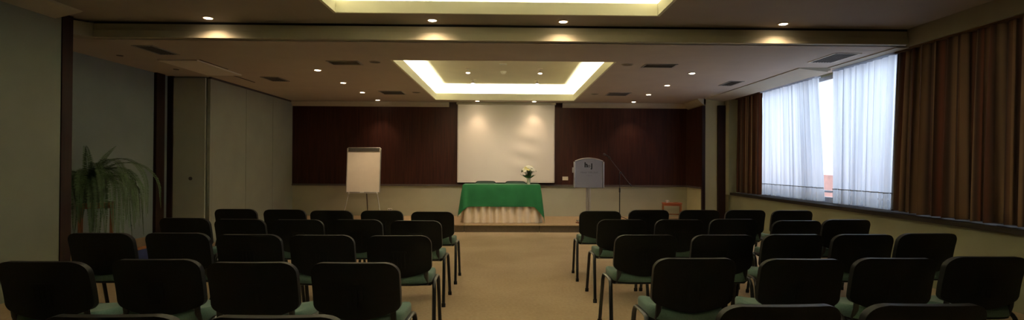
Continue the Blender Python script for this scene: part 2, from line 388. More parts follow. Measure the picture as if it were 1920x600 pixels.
# ------------------------------------------------------------------ curtains
def curtain(name, y0t, y1t, y0b, y1b, zb, zt, folds, amp, m, label, cat, group, seed, x=4.78, hem=None, rings=True):
    rnd = random.Random(seed)
    ph = [rnd.uniform(0, 6.28) for _ in range(6)]
    def off(u, v):   # v=0 bottom
        a = amp * (.75 + .35 * (1 - v))
        q = u + .018 * sin(3.1 * u * 2 + ph[0]) + .010 * (1 - v) * sin(9 * u + ph[1])
        s = sin(2 * pi * folds * q + ph[2]); s2 = sin(2 * pi * folds * .43 * q + ph[3] + .5 * v); s3 = sin(2 * pi * folds * 2.1 * q + ph[4])
        return a * (.72 * s + .38 * s2 + .18 * s3)
    def fn(u, v):
        yt = y0t + (y1t - y0t) * u; yb = y0b + (y1b - y0b) * u
        k = v ** 1.2
        y = yb + (yt - yb) * k + .012 * sin(2 * pi * folds * u * 2 + ph[5])
        return (x - off(u, v), y, zb + (zt - zb) * v + (.006 * sin(2 * pi * folds * u) if v == 0 else 0))
    L = abs(y1t - y0t) * 1.5
    nu = int(folds * 14)
    root = thing(name, (x, (y0b + y1b) / 2, zb), label, cat, group)
    inv = V(root.location)
    g = MB().grid(lambda u, v: V(fn(u, v)) - inv, nu, 18, lambda u, v: (u * L, v * (zt - zb)))
    o = g.obj('fabric_panel', m, root, smooth=180)
    if hem:
        hv = hem / (zt - zb)
        def fh(u, v): p = V(fn(u, v * hv)) - inv; return p + V((-.006, 0, 0))
        MB().grid(fh, nu, 3, lambda u, v: (u * L, v * hem)).obj('hem', M['hem'], root, smooth=180)
        def fs(u, v): p = V(fn(u, hv - .002 + .006 * v)) - inv; return p + V((-.009, 0, 0))
        MB().grid(fs, nu, 1, lambda u, v: (u * L, v)).obj('seam', M['grille'], root, smooth=180)
    MB().box((-.05, (y0t - inv.y) if y0t < y1t else (y1t - inv.y), zt - inv.z - .02), (.05, max(y0t, y1t) - inv.y, zt - inv.z)).obj('heading_tape', m, root, smooth=0)
    return root
G1 = 'striped brown curtains along the right wall'; G2 = 'white sheer curtains at the window'
curtain('striped_curtain', 9.92, 11.02, 9.94, 11.06, .79, 2.72, 9, .040, M['drape'], 'brown and tan striped curtain at the far end of the window wall', 'curtain', G1, 3)
curtain('sheer_curtain', 8.14, 9.90, 7.98, 9.91, .80, 2.72, 13, .036, M['sheer'], 'white sheer curtain left of the window gap, next to the far striped curtain', 'curtain', G2, 5, x=4.80, hem=.20)
curtain('sheer_curtain', 6.42, 7.68, 6.52, 7.68, .80, 2.735, 10, .036, M['sheer'], 'white sheer curtain right of the window gap, next to the big striped curtain', 'curtain', G2, 8, x=4.79, hem=.20)
curtain('striped_curtain', 6.02, 6.44, 6.10, 6.56, .79, 2.735, 4, .04, M['drape'], 'narrow bunched striped curtain edge beside the right sheer curtain', 'curtain', G1, 11, x=4.79)
curtain('striped_curtain', 3.35, 6.12, 3.35, 6.20, .79, 2.735, 17, .05, M['drape'], 'wide striped brown curtain nearest the camera on the right wall', 'curtain', G1, 19, x=4.735)

# ------------------------------------------------------------------ ceiling fittings
def vent(x, y, lx, ly, label, along='x', fm='grilleframe'):
    r = thing('ceiling_vent', (x, y, ZL), label, 'ceiling vent', 'rectangular ceiling vents')
    f = MB(); t = .022; h = .008
    for a, b in (((-lx / 2, -ly / 2, -h), (lx / 2, -ly / 2 + t, 0)), ((-lx / 2, ly / 2 - t, -h), (lx / 2, ly / 2, 0)),
                 ((-lx / 2, -ly / 2 + t, -h), (-lx / 2 + t, ly / 2 - t, 0)), ((lx / 2 - t, -ly / 2 + t, -h), (lx / 2, ly / 2 - t, 0))): f.box(a, b)
    f.obj('frame', M[fm], r, smooth=0)
    MB().box((-lx / 2 + t, -ly / 2 + t, -.002), (lx / 2 - t, ly / 2 - t, -.0005)).obj('backing', M['dark'], r, smooth=0)
    s = MB()
    if along == 'x':
        n = int(ly / .035)
        for i in range(1, n):
            yy = -ly / 2 + i * ly / n; s.box((-lx / 2 + t, yy - .007, -.007), (lx / 2 - t, yy + .003, -.002))
    else:
        n = int(lx / .035)
        for i in range(1, n):
            xx = -lx / 2 + i * lx / n; s.box((xx - .007, -ly / 2 + t, -.007), (xx + .003, ly / 2 - t, -.002))
    s.obj('slats', M['grille'], r, smooth=0)
vent(-4.40, 6.77, .26, .54, 'long dark ceiling vent nearest the alcove on the left', 'y')
vent(-3.89, 9.02, .30, .46, 'ceiling vent near the middle of the left partition', 'y')
vent(-2.27, 7.50, .44, .30, 'ceiling vent left of the far tray at its near corner')
vent(-2.27, 10.62, .46, .50, 'ceiling vent left of the far tray near the back wall')
vent(2.16, 7.52, .46, .27, 'ceiling vent right of the far tray at its near corner')
vent(2.21, 10.58, .44, .48, 'ceiling vent right of the far tray near the back wall')
vent(3.85, 9.08, .24, .52, 'ceiling vent beside the pelmet of the far window', 'y')
vent(4.26, 6.87, .34, .62, 'pale framed ceiling vent above the white sheer curtain', 'y', 'pale')

for x, y, lab in ((-1.83, 7.42, 'flat round ceiling speaker by the near left corner of the far tray'), (1.69, 7.46, 'flat round ceiling speaker by the near right corner of the far tray'),
                  (-1.79, 10.55, 'flat round ceiling speaker left of the far tray near the back wall'), (1.75, 10.58, 'flat round ceiling speaker right of the far tray near the back wall'),
                  (-5.11, 7.13, 'tiny round ceiling fitting above the alcove'), (-5.0, 8.15, 'tiny round ceiling fitting by the alcove door')):
    r_ = .085 if abs(x) < 3 else .04
    s = thing('ceiling_speaker', (x, y, ZL), lab, 'ceiling speaker', 'round ceiling speakers')
    MB().lathe([(r_, 0), (r_, -.006), (r_ * .85, -.008), (r_ * .85, -.003)][::-1], 24).obj('rim', M['trimp'] if r_ > .05 else M['grille'], s)
    MB().lathe([(r_ * .84, -.004), (r_ * .84, -.0065), (.01, -.0075)][::-1], 24).obj('grille', M['grille'], s)

def add_light(kind, name, loc, energy, color, parent=None, **k):
    l = bpy.data.lights.new(name, kind); l.energy = energy; l.color = color
    for a, b in k.items():
        if a != 'rot': setattr(l, a, b)
    o = bpy.data.objects.new(name, l); COL.objects.link(o); o.location = loc
    if 'rot' in k: o.rotation_euler = k['rot']
    if parent: o.parent = parent
    return o

WARM = (1, .72, .46)
def downlight(x, y, z, lab, energy, size=RAD(78), blend=.5):
    r = thing('ceiling_downlight', (x, y, z), lab, 'downlight', 'round recessed ceiling downlights')
    MB().lathe([(.062, 0), (.062, -.006), (.046, -.008), (.046, -.002)][::-1], 28).obj('trim_ring', M['ring'], r)
    MB().lathe([(.045, -.0015), (.042, -.006), (.028, -.012), (.004, -.015)][::-1], 24).obj('lamp', M['lamp'], r)
    add_light('SPOT', 'light', (0, 0, -.03), energy, WARM, r, spot_size=size, spot_blend=blend, shadow_soft_size=.035)
on = ['nearest the beam', 'second from the beam', 'third from the beam', 'closest to the back wall']
for i, y in enumerate((8.10, 9.36, 10.6, 11.85)):
    downlight(-2.86, y, ZL, 'warm round downlight in the row left of the far tray, %s' % on[i], (24, 34, 85, 48)[i], RAD(92), 1)
    downlight(2.83, y, ZL, 'warm round downlight in the row right of the far tray, %s' % on[i], (24, 30, 50, 42)[i], RAD(92), 1)
downlight(-.66, 11.90, ZL, 'warm round downlight in front of the left half of the projection screen', 24, RAD(88), 1)
downlight(.61, 11.91, ZL, 'warm round downlight in front of the right half of the projection screen', 24, RAD(88), 1)
for x, lab in ((-3.28, 'leftmost bright downlight in front of the ceiling beam'), (-.83, 'bright downlight in front of the beam, below the near tray at left of centre'),
               (.62, 'bright downlight in front of the beam, below the near tray at right of centre'), (3.09, 'rightmost bright downlight in front of the ceiling beam')):
    downlight(x, 5.90, ZH, lab, 14, RAD(150), .6)

for x, y, lab in ((-.71, 9.68, 'small bright spotlight inside the far tray, front left of the four'), (.60, 9.68, 'small bright spotlight inside the far tray, front right of the four'),
                  (-.70, 10.96, 'small bright spotlight inside the far tray, back left of the four'), (.62, 10.96, 'small bright spotlight inside the far tray, back right of the four')):
    zt = ZL + .33
    r = thing('ceiling_spotlight', (x, y, zt), lab, 'spotlight', 'small spotlights inside the far ceiling tray')
    MB().lathe([(.05, 0), (.05, -.008), (.012, -.014)][::-1], 20).obj('mounting_plate', M['ring'], r)
    MB().tube([(0, 0, -.01), (0, 0, -.05)], .007).obj('stem', M['alu'], r)
    MB().lathe([(.016, -.045), (.034, -.062), (.042, -.085), (.038, -.085)][::-1], 20).obj('shade', M['ring'], r)
    MB().lathe([(.036, -.078), (.034, -.092), (.01, -.098)][::-1], 20).obj('bulb', M['spotglow'], r)
    add_light('SPOT', 'light', (0, 0, -.11), 26 if y > 10.5 else 80, (1, .78, .60), r, spot_size=RAD(86), spot_blend=1, shadow_soft_size=.03, rot=(RAD(38), 0, 0))
sd = thing('smoke_detector', (-.07, 10.0, ZL + .33), 'white round smoke detector in the middle of the far tray', 'smoke detector')
MB().lathe([(.06, 0), (.06, -.015), (.05, -.02)][::-1], 24).obj('base', M['white'], sd)
MB().lathe([(.045, -.02), (.045, -.035), (.03, -.048), (.004, -.05)][::-1], 24).obj('sensor_head', M['white'], sd)
o = MB().box((-.065, -.03, -.012), (.065, .03, 0)).obj('ceiling_plate', M['white'], bevel=.004, loc=(-.07, 9.25, ZL + .33))
tag(o, 'small white rectangular plate in the far tray before the smoke detector', 'plate')

# cove tubes: fluorescent lamps on the trough floor (real lamps), as area lights
COVE = (1, .96, .76)
def cove(T, z, e, zz, lab, faces=(1, 1, 1, 1)):
    x0, y0, x1, y1 = T; g = .15
    lx, ly = x1 - x0 + g, y1 - y0 + g
    for nm, loc, sx, rot in (('left', (x0 - g, (y0 + y1) / 2, zz), ly, (pi, 0, pi / 2)), ('right', (x1 + g, (y0 + y1) / 2, zz), ly, (pi, 0, pi / 2)),
                             ('far', ((x0 + x1) / 2, y1 + g, zz), lx, (pi, 0, 0)), ('near', ((x0 + x1) / 2, y0 - g, zz), lx, (pi, 0, 0))):
        add_light('AREA', 'cove_light', loc, e * sx, COVE, shape='RECTANGLE', size=sx, size_y=.05, rot=rot)
cove(FT, ZL, 20, ZL + .05, 'far')
cove(NT, ZH, 17, ZH + .05, 'near')

# ------------------------------------------------------------------ stage
xs = [XL, -3.79, -2.31, -.83, .65, 2.13, 3.61, XR]
nm = ['low stage section at the far left under the flip chart side', 'low stage section right of the flip chart', 'low stage section just left of the table',
      'low stage section directly under the green-draped table', 'low stage section under the silver lectern', 'low stage section right of the microphone stand', 'short stage section at the far right wall']
nm[0] = 'low stage section in the far left corner'; nm[1] = 'low stage section under the flip chart'
for i in range(7):
    a, b = xs[i] + .003, xs[i + 1] - .003
    s = thing('stage_platform', ((a + b) / 2, 11.37, 0), nm[i], 'stage', 'low stage sections along the back wall')
    h = (b - a) / 2; yy1 = YB - 11.37 - .002
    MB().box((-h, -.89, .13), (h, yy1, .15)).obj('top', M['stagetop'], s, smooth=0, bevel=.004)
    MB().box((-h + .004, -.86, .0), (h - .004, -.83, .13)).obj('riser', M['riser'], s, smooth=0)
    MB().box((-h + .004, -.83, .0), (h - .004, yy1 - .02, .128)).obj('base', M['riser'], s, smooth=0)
ZS = .15
# alcove platform
p = thing('wooden_platform', (-5.22, 7.3, 0), 'low wooden platform with orange edge and blue front under the fern', 'platform')
MB().box((-.31, -1.35, .17), (.28, 1.14, .20)).obj('top', M['stagetop'], p, smooth=0)
MB().box((.28, -1.35, .165), (.302, 1.14, .203)).obj('edge_strip', M['orangewood'], p, smooth=0)
MB().box((-.31, -1.35, 0), (.275, 1.14, .17)).obj('front_panel', M['blue'], p, smooth=0)

# ------------------------------------------------------------------ projection screen
s = thing('projection_screen', (-.015, 12.12, .93), 'large white pull-down projection screen hanging on the back wall', 'projection screen')
def scr(u, v):
    x = -1.105 + 2.21 * u; z = 1.775 * v
    x += .03 * sin(pi * v) * 0
    rp = math.exp(-((u - .76 + .10 * (1 - v)) / .13) ** 2) * math.exp(-((v - .38) / .36) ** 2)
    y = .006 * sin(5 * u + 2 * v) * (1 - v) + rp * (.010 * sin(30 * v + 8 * u) - .012) + .006 * math.exp(-((u - .25) / .05) ** 2) * sin(6 * v) * (1 - v)
    return (x, y, z)
MB().grid(scr, 70, 60).obj('screen_fabric', M['screen'], s, smooth=180, solid=.002)
MB().tube([(-1.10, 0, 0), (1.10, 0, 0)], .009).obj('bottom_bar', M['white'], s)
MB().box((-1.13, -.03, 1.765), (1.13, .095, 1.82)).obj('roller_case', M['beam'], s, smooth=0, bevel=.006)

# ------------------------------------------------------------------ draped table
TX0, TX1, TY0, TY1, TZ = -.86, .66, 10.80, 11.42, .925
tb = thing('table', ((TX0 + TX1) / 2, (TY0 + TY1) / 2, ZS), 'presentation table on the stage under the green cloth', 'table')
hx, hy = (TX1 - TX0) / 2 - .03, (TY1 - TY0) / 2 - .03
MB().box((-hx, -hy, TZ - ZS - .035), (hx, hy, TZ - ZS - .008)).obj('tabletop', M['redwood'], tb, smooth=0)
for sx in (-1, 1):
    for sy in (-1, 1): MB().tube([(sx * (hx - .06), sy * (hy - .06), 0), (sx * (hx - .06), sy * (hy - .06), TZ - ZS - .035)], .016).obj('leg', M['frame'], tb)
cx_, cy_ = tb.location.x, tb.location.y
def perim(hx, hy, n, rc=.03):
    pts = []
    segs = [((-hx, hy), (-hx, -hy)), ((-hx, -hy), (hx, -hy)), ((hx, -hy), (hx, hy)), ((hx, hy), (-hx, hy))]
    lens = [2 * hy, 2 * hx, 2 * hy, 2 * hx]; tot = sum(lens)
    nr = [(-1, 0), (0, -1), (1, 0), (0, 1)]
    for (a, b), l, nn in zip(segs, lens, nr):
        k = max(2, int(n * l / tot))
        for i in range(k):
            t = i / k; pts.append((a[0] + (b[0] - a[0]) * t, a[1] + (b[1] - a[1]) * t, nn, l * t, l))
    return pts
# skirt
hxs, hys = hx + .015, hy + .015
pp = perim(hxs, hys, 420)
acc = [0.]
for i in range(1, len(pp) + 1): acc.append(acc[-1] + math.dist(pp[i % len(pp)][:2], pp[i - 1][:2]))
sk = MB(); NV = 8; npp = len(pp)
for j in range(NV + 1):
    v = j / NV
    for i, q in enumerate(pp):
        a = acc[i]
        wv = .5 + .5 * sin(2 * pi * a / .150 + 1.1 * sin(a * 5.3)); wv = wv ** .8
        o = .002 + (.008 + .062 * (1 - v)) * wv
        # corner normal blend
        e = min(q[3], q[4] - q[3]); n = V((q[2][0], q[2][1]))
        c = V((math.copysign(1, q[0]), math.copysign(1, q[1]))); kk = max(0, 1 - e / .06) * .5
        n = (n * (1 - kk) + c.normalized() * kk)
        splay = .022 * (1 - v)
        sk.v.append((q[0] + n.x * (o + splay), q[1] + n.y * (o + splay), .006 + (TZ - ZS - .03) * v))
for j in range(NV):
    for i in range(npp):
        a = j * npp + i; b = j * npp + (i + 1) % npp
        sk.f.append((a, b, b + npp, a + npp))
so = sk.obj('table_skirt', M['skirt'], smooth=180, loc=(cx_, cy_, ZS))
tag(so, 'pleated cream table skirt hanging below the green cloth', 'table skirt')
# green cloth: top + overhang with hanging corner points
gc = MB(); hxc, hyc = hx + .05, hy + .05
pc = perim(hxc, hyc, 260); N = len(pc); NV = 12
def drop(q):
    e = min(q[3], q[4] - q[3]); n = q[2]
    base = .435 if n[1] == -1 else (.52 if n[0] else .45)
    right = q[0] > 0
    cor = math.exp(-(e / .055) ** 1.5)
    if q[1] > 0: cor *= .6
    return base + (.26 if right else .17) * cor, cor
for j in range(NV + 1):
    v = j / NV
    for i, q in enumerate(pc):
        d_, cor = drop(q); n = V((q[2][0], q[2][1])); c = V((math.copysign(1, q[0]), math.copysign(.55, q[1]))).normalized()
        nn = (n * (1 - cor) + c * cor)
        if nn.length > 0: nn = nn.normalized()
        side = abs(q[2][0]) > .5
        sp = (.012 + .035 * v + (.060 * v ** .9) * cor + (.015 * v if side else 0)) + .012 * v * sin(q[3] * 13 + q[0] * 3) * (1 - cor) + .02 * v * cor * sin(i * 1.1)
        rr = 1 - math.exp(-v * 14)
        gc.v.append((q[0] + nn.x * sp * rr, q[1] + nn.y * sp * rr, -d_ * v - .004 * rr))
for j in range(NV):
    for i in range(N):
        a = j * N + i; b = j * N + (i + 1) % N
        gc.f.append((a, a + N, b + N, b))
gc.f.append(tuple(range(N)))
go = gc.obj('green_tablecloth', M['cloth'], smooth=60, loc=(cx_, cy_, TZ))
tag(go, 'green cloth draped over the stage table with hanging pointed corners', 'tablecloth')

# vase + bouquet
VX, VY = .455, 11.0
v = MB().lathe([(.030, 0), (.036, .006), (.034, .04), (.036, .09), (.046, .14), (.053, .165), (.048, .165), (.030, .10)], 28).obj('vase', M['vase'], loc=(VX, VY, TZ + .001))
tag(v, 'pale cream vase holding flowers on the green tablecloth', 'vase')
b = thing('flower_bouquet', (VX, VY, TZ + .15), 'bouquet of white and yellow flowers with green leaves in the vase', 'flowers')
rr = random.Random(4)
b.scale = (1.28, 1.28, 1.2)
st = MB()
fl = []
for k in range(44):
    a = k * 2.399; q = math.sqrt((k + .5) / 44); r_ = .108 * q; z_ = .190 - .090 * q * q + rr.uniform(-.01, .01)
    fl.append((r_ * cos(a), r_ * sin(a), z_))
for f in fl: st.tube([(0, 0, -.08), (f[0] * .35, f[1] * .35, f[2] * .4), f], .0022, 5)
st.obj('stems', M['leaf'], b)
for k, f in enumerate(fl):
    m = MB(); n = V((f[0], f[1], .09)).normalized(); t1 = n.orthogonal().normalized(); t2 = n.cross(t1)
    R_ = .033 + rr.uniform(-.005, .004)
    for ring, (rad, lift, cnt) in enumerate(((R_, .002, 8), (R_ * .65, .008, 6))):
        for i in range(cnt):
            a = 2 * pi * i / cnt + ring * .4; d1 = t1 * cos(a) + t2 * sin(a); sd_ = n.cross(d1); c = V(f)
            w_ = rad * .36
            m.add([c + n * lift, c + d1 * rad * .55 + sd_ * w_ + n * (lift + .004), c + d1 * rad + n * (lift + .008), c + d1 * rad * .55 - sd_ * w_ + n * (lift + .004)], [(0, 1, 2, 3)])
    m.lathe([(.006, 0), (.005, .006), (.001, .008)], 8, tuple(V(f) + n * .004))
    m.obj('flower', M['petaly'] if k % 4 == 0 else M['petal'], b, smooth=0)
for k in range(15):
    a = k * 2 * pi / 15 + rr.uniform(-.1, .1); L_ = rr.uniform(.10, .13); e = rr.uniform(.45, .95); m = MB()
    d1 = V((cos(a), sin(a), 0)); s_ = V((-sin(a), cos(a), 0)); P = []
    for j in range(6):
        t = j / 5; P.append(d1 * (.025 + L_ * t * cos(e * t ** .5 * .9)) + V((0, 0, -.02 + L_ * t * .60)))
    vs = []; fs = []
    for j, q in enumerate(P):
        w_ = .014 * sin(pi * min(1, j / 5 * .95 + .05)) + .001; vs += [q - s_ * w_, q + V((0, 0, -.003)), q + s_ * w_]
    for j in range(5): fs += [(3 * j, 3 * j + 1, 3 * j + 4, 3 * j + 3), (3 * j + 1, 3 * j + 2, 3 * j + 5, 3 * j + 4)]
    m.add(vs, fs).obj('leaf', M['leaf'], b, smooth=60)

# ------------------------------------------------------------------ flip chart
f = thing('flip_chart', (-3.00, 11.22, ZS), 'white flip chart easel on grey legs against the dark panelling', 'flip chart')
tilt = Matrix.Translation(V((0, 0, .585))) @ Matrix.Rotation(RAD(-5), 4, 'X')
def bx(a, c, mtx=tilt): return MB().box(a, c, mtx)
bx((-.34, -.012, .01), (.34, .008, .93)).obj('board', M['board'], f, smooth=0, bevel=.004)
fr_ = MB()
for a, c in (((-.357, -.016, 0), (-.338, .012, .93)), ((.338, -.016, 0), (.357, .012, .93)), ((-.357, -.016, -.006), (.357, .012, .012)), ((-.34, -.016, .93), (.34, .012, .945))): fr_.box(a, c, tilt)
fr_.obj('frame', M['alu'], f, smooth=0, bevel=.005)
bx((-.325, -.030, .862), (.325, -.012, .935)).obj('clamp_bar', M['clamp'], f, smooth=0, bevel=.004)
bx((-.325, -.034, .930), (.325, -.010, .942)).obj('clamp_hinge', M['alu'], f, smooth=0, bevel=.003)
bx((-.30, -.075, -.022), (.30, -.010, -.010)).obj('pen_tray', M['alu'], f, smooth=0, bevel=.003)
bx((-.05, -.06, -.008), (.03, -.035, .012)).obj('board_eraser', M['white'], f, smooth=0, bevel=.003)
for sx in (-1, 1):
    l = MB().tube([(sx * .29, 0, .60), (sx * .405, -.10, .012)], .011, 10).obj('leg', M['alu'], f)
    MB().lathe([(.015, 0), (.015, .03), (.012, .034)], 12, (sx * .405, -.10, 0)).obj('rubber_foot', M['rubber'], l)
    MB().lathe([(.018, 0), (.018, .05), (.014, .054)], 12, (sx * .293, -.003, .545)).obj('leg_collar', M['white'], l)
MB().tube([(0, .13, 1.25), (0, .42, .012)], .011, 10).obj('leg', M['clamp'], f)

# ------------------------------------------------------------------ lectern
l = thing('lectern', (1.70, 11.10, ZS), 'silver lectern with arched front panel and black logo lettering', 'lectern')
W = .290
zb, zt_, zc = .715, 1.262, 1.325
def arch(hw, z0, z1, zm, n=18):
    return [(-hw, z0), (hw, z0)] + [(hw * cos(pi * i / n * 1.0) if 0 else hw * (1 - 2 * i / n), z1 + (zm - z1) * (1 - abs(1 - 2 * i / n) ** 2.0)) for i in range(n + 1)]
fp = MB()
n_ = 24
A = arch(W, zb, zt_, zc, n_)
fp.prism(A, 'y', -.13, -.115)
fp.obj('front_panel', M['lect'], l, smooth=30, bevel=.004)
rim = [(x * 1.0, -.135, z) for x, z in A[2:]]
MB().tube(rim, .010, 8).obj('top_rim', M['lectline'], l)
for sx in (-1, 1): MB().box((sx * .300 - .012, -.15, zb - .005), (sx * .300 + .012, -.06, zt_ - .012)).obj('side_rail', M['lectline'], l, smooth=0, bevel=.005)
rt = MB().box((-.27, -.18, -.008), (.27, .18, .008), Matrix.Translation(V((0, .075, 1.10))) @ Matrix.Rotation(RAD(-8), 4, 'X'))
rt.obj('reading_shelf', M['lect'], l, smooth=0, bevel=.004)
MB().box((-.33, -.10, 1.02), (-.312, .04, 1.13)).obj('side_bracket', M['lectline'], l, smooth=0, bevel=.004)
MB().box((-.045, -.06, .02), (-.015, -.01, 1.12)).box((-.005, -.075, .02), (.045, -.01, 1.12)).obj('column', M['alu'], l, smooth=0, bevel=.006)
MB().box((-.22, -.20, 0), (.22, .20, .02)).obj('base', M['clamp'], l, smooth=0, bevel=.006)
yT = -.1318
text_mesh('logo_letter', 'h', .135, M['ink'], l, (-.062, yT, 1.180), offset=.007)
text_mesh('logo_letter', 'o', .10, M['ink'], l, (-.002, yT, 1.165), offset=.001)
text_mesh('logo_letter', 'j', .135, M['ink'], l, (.055, yT, 1.165), offset=.007)
text_mesh('lettering', 'Hotel Villa José', .058, M['inkfaint'], l, (0, yT, 1.03), shear=.35)
text_mesh('lettering', '* * * *', .045, M['inkfaint'], l, (0, yT, .955))

# ------------------------------------------------------------------ microphone stand
m = thing('microphone_stand', (2.405, 11.30, ZS), 'black microphone stand with angled boom right of the lectern', 'microphone stand')
MB().tube([(0, 0, .06), (0, 0, .62)], .011, 10).obj('lower_pole', M['frame'], m)
MB().tube([(0, 0, .62), (0, 0, 1.0)], .007, 10).obj('upper_pole', M['frame'], m)
MB().lathe([(.012, .60), (.018, .61), (.018, .68), (.012, .70)], 12).obj('height_clamp', M['frame'], m)
MB().tube([(.215, 0, .78), (.03, 0, 1.02), (-.225, 0, 1.34)], .005, 8).obj('boom', M['boom'], m)
MB().lathe([(.005, -.025), (.024, -.02), (.024, .02), (.005, .025)], 14, (.02, 0, 1.02), 'y').obj('boom_joint', M['frame'], m)
MB().tube([(.26, 0, .725), (.205, 0, .795)], .012, 8).obj('counterweight', M['frame'], m)
MB().tube([(-.235, 0, 1.355), (-.20, 0, 1.315)], .016, 10).obj('microphone_clip', M['frame'], m)
mi = thing('microphone', (2.405 - .235, 11.30, ZS + 1.37), 'black microphone clipped to the end of the boom', 'microphone')
MB().tube([(.03, 0, -.025), (-.07, 0, .028)], [.010, .014], 12).obj('body', M['frame'], mi)
mh = MB(); d_ = V((-.88, 0, .47)).normalized(); c0 = V((-.075, 0, .031))
mh.tube([c0, c0 + d_ * .008, c0 + d_ * .025, c0 + d_ * .042, c0 + d_ * .048], [.014, .022, .026, .019, .006], 14).obj('mesh_head', M['clamp'], mi)
for a in (90, 210, 330):
    q = (cos(RAD(a)) * .26, sin(RAD(a)) * .26, .012)
    g = MB().tube([(0, 0, .10), q], .007, 8).obj('leg', M['frame'], m)
    MB().lathe([(.011, 0), (.011, .02), (.008, .025)], 10, (q[0], q[1], 0)).obj('rubber_foot', M['rubber'], g)

# cable coil near the lectern base
cc = MB(); pts = []
for i in range(60):
    a = i * .42; rr_ = .07 + .02 * sin(i * .7); pts.append((rr_ * cos(a) * 1.1, rr_ * sin(a) * .8, .008 + .02 * (i / 60) + .004 * sin(i)))
cc.tube(pts, .006, 6)
o = cc.obj('cable_coil', M['cord'], loc=(1.50, 10.80, ZS)); tag(o, 'small reddish cable coil lying on the stage left of the lectern', 'cable')

# ------------------------------------------------------------------ small side table with cup
t = thing('side_table', (3.62, 11.62, ZS), 'small red wooden side table in the right corner of the stage', 'side table', rz=RAD(-14))
MB().box((-.21, -.15, .345), (.21, .15, .365)).obj('tabletop', M['redwood'], t, smooth=0, bevel=.004)
ap = MB()
for a, c in (((-.19, -.135, .305), (.19, -.12, .345)), ((-.19, .12, .305), (.19, .135, .345)), ((-.195, -.13, .305), (-.18, .13, .345)), ((.18, -.13, .305), (.195, .13, .345))): ap.box(a, c)
ap.obj('apron', M['redwood'], t, smooth=0)
for sx in (-1, 1):
    for sy in (-1, 1): MB().box((sx * .185 - .016, sy * .125 - .016, 0), (sx * .185 + .016, sy * .125 + .016, .345)).obj('leg', M['orangewood'], t, smooth=0, bevel=.003)
MB().box((-.17, -.008, .10), (.17, .008, .125)).box((-.185, -.11, .10), (-.170, .11, .125)).box((.170, -.11, .10), (.185, .11, .125)).obj('stretcher', M['orangewood'], t, smooth=0)
zt2 = ZS + .366
c = thing('cup', (3.51, 11.60, zt2), 'small white cup on the red side table', 'cup')
MB().lathe([(.020, 0), (.024, .004), (.034, .055), (.031, .055), (.020, .008)], 20).obj('bowl', M['white'], c)
MB().tube([(.030, 0, .045), (.05, 0, .042), (.052, 0, .022), (.027, 0, .015)], .004, 6).obj('handle', M['white'], c)
o = MB().lathe([(.05, 0), (.065, .008), (.062, .010), (.045, .004)], 24).obj('saucer', M['redwood'], loc=(3.70, 11.58, zt2)); tag(o, 'small reddish dish on the red side table', 'dish')

# plates on walls
o = MB().box((-.065, -.012, -.042), (.065, 0, .042)).obj('wall_plate', M['cream'], loc=(1.345, YB - .035, 1.02), bevel=.005); tag(o, 'cream switch plate on the dark panelling left of the lectern', 'switch plate')
o = thing('power_outlet', (-2.66, YB, .29), 'small white power outlet low on the wall right of the flip chart', 'power outlet')
MB().box((-.05, -.012, -.03), (.05, 0, .03)).obj('cover_plate', M['white'], o, smooth=0, bevel=.004)
for sx in (-.022, .022): MB().lathe([(.014, -.0125), (.014, -.0135), (.002, -.0135)], 12, (sx, 0, 0), 'y').obj('socket', M['grille'], o)

# ------------------------------------------------------------------ fern on plant stand
PS = thing('plant_stand', (-5.18, 6.85, .203), 'orange wooden plant stand under the fern in the alcove', 'plant stand', rz=RAD(35))
MB().box((-.19, -.17, .60), (.19, .17, .63)).obj('top', M['orangewood'], PS, smooth=0, bevel=.004)
for sx, sy in ((-1, -1), (1, -1), (-1, 1), (1, 1)):
    MB().box((sx * .155 - .018, sy * .14 - .018, 0), (sx * .155 + .018, sy * .14 + .018, .60)).obj('leg', M['orangewood'], PS, smooth=0, bevel=.003)
MB().box((-.155, -.15, .56), (.155, -.135, .60)).box((-.155, .135, .56), (.155, .15, .60)).box((-.165, -.14, .56), (-.15, .14, .60)).box((.15, -.14, .56), (.165, .14, .60)).obj('apron', M['orangewood'], PS, smooth=0)
FX, FY, FZ = -5.27, 6.85, .203 + .632
po = thing('flower_pot', (FX, FY, FZ), 'dark flower pot hidden among the fern fronds', 'flower pot')
MB().lathe([(.13, 0), (.14, .01), (.185, .26), (.20, .27), (.20, .31), (.18, .31), (.175, .27)], 28).obj('pot', M['pot'], po)
MB().lathe([(.178, .26), (.175, .285), (.01, .295)], 24).obj('soil', M['soil'], po)
fe = thing('boston_fern', (FX, FY, FZ + .28), 'large green fern with long arching fronds in the left alcove', 'fern')
rf = random.Random(12)
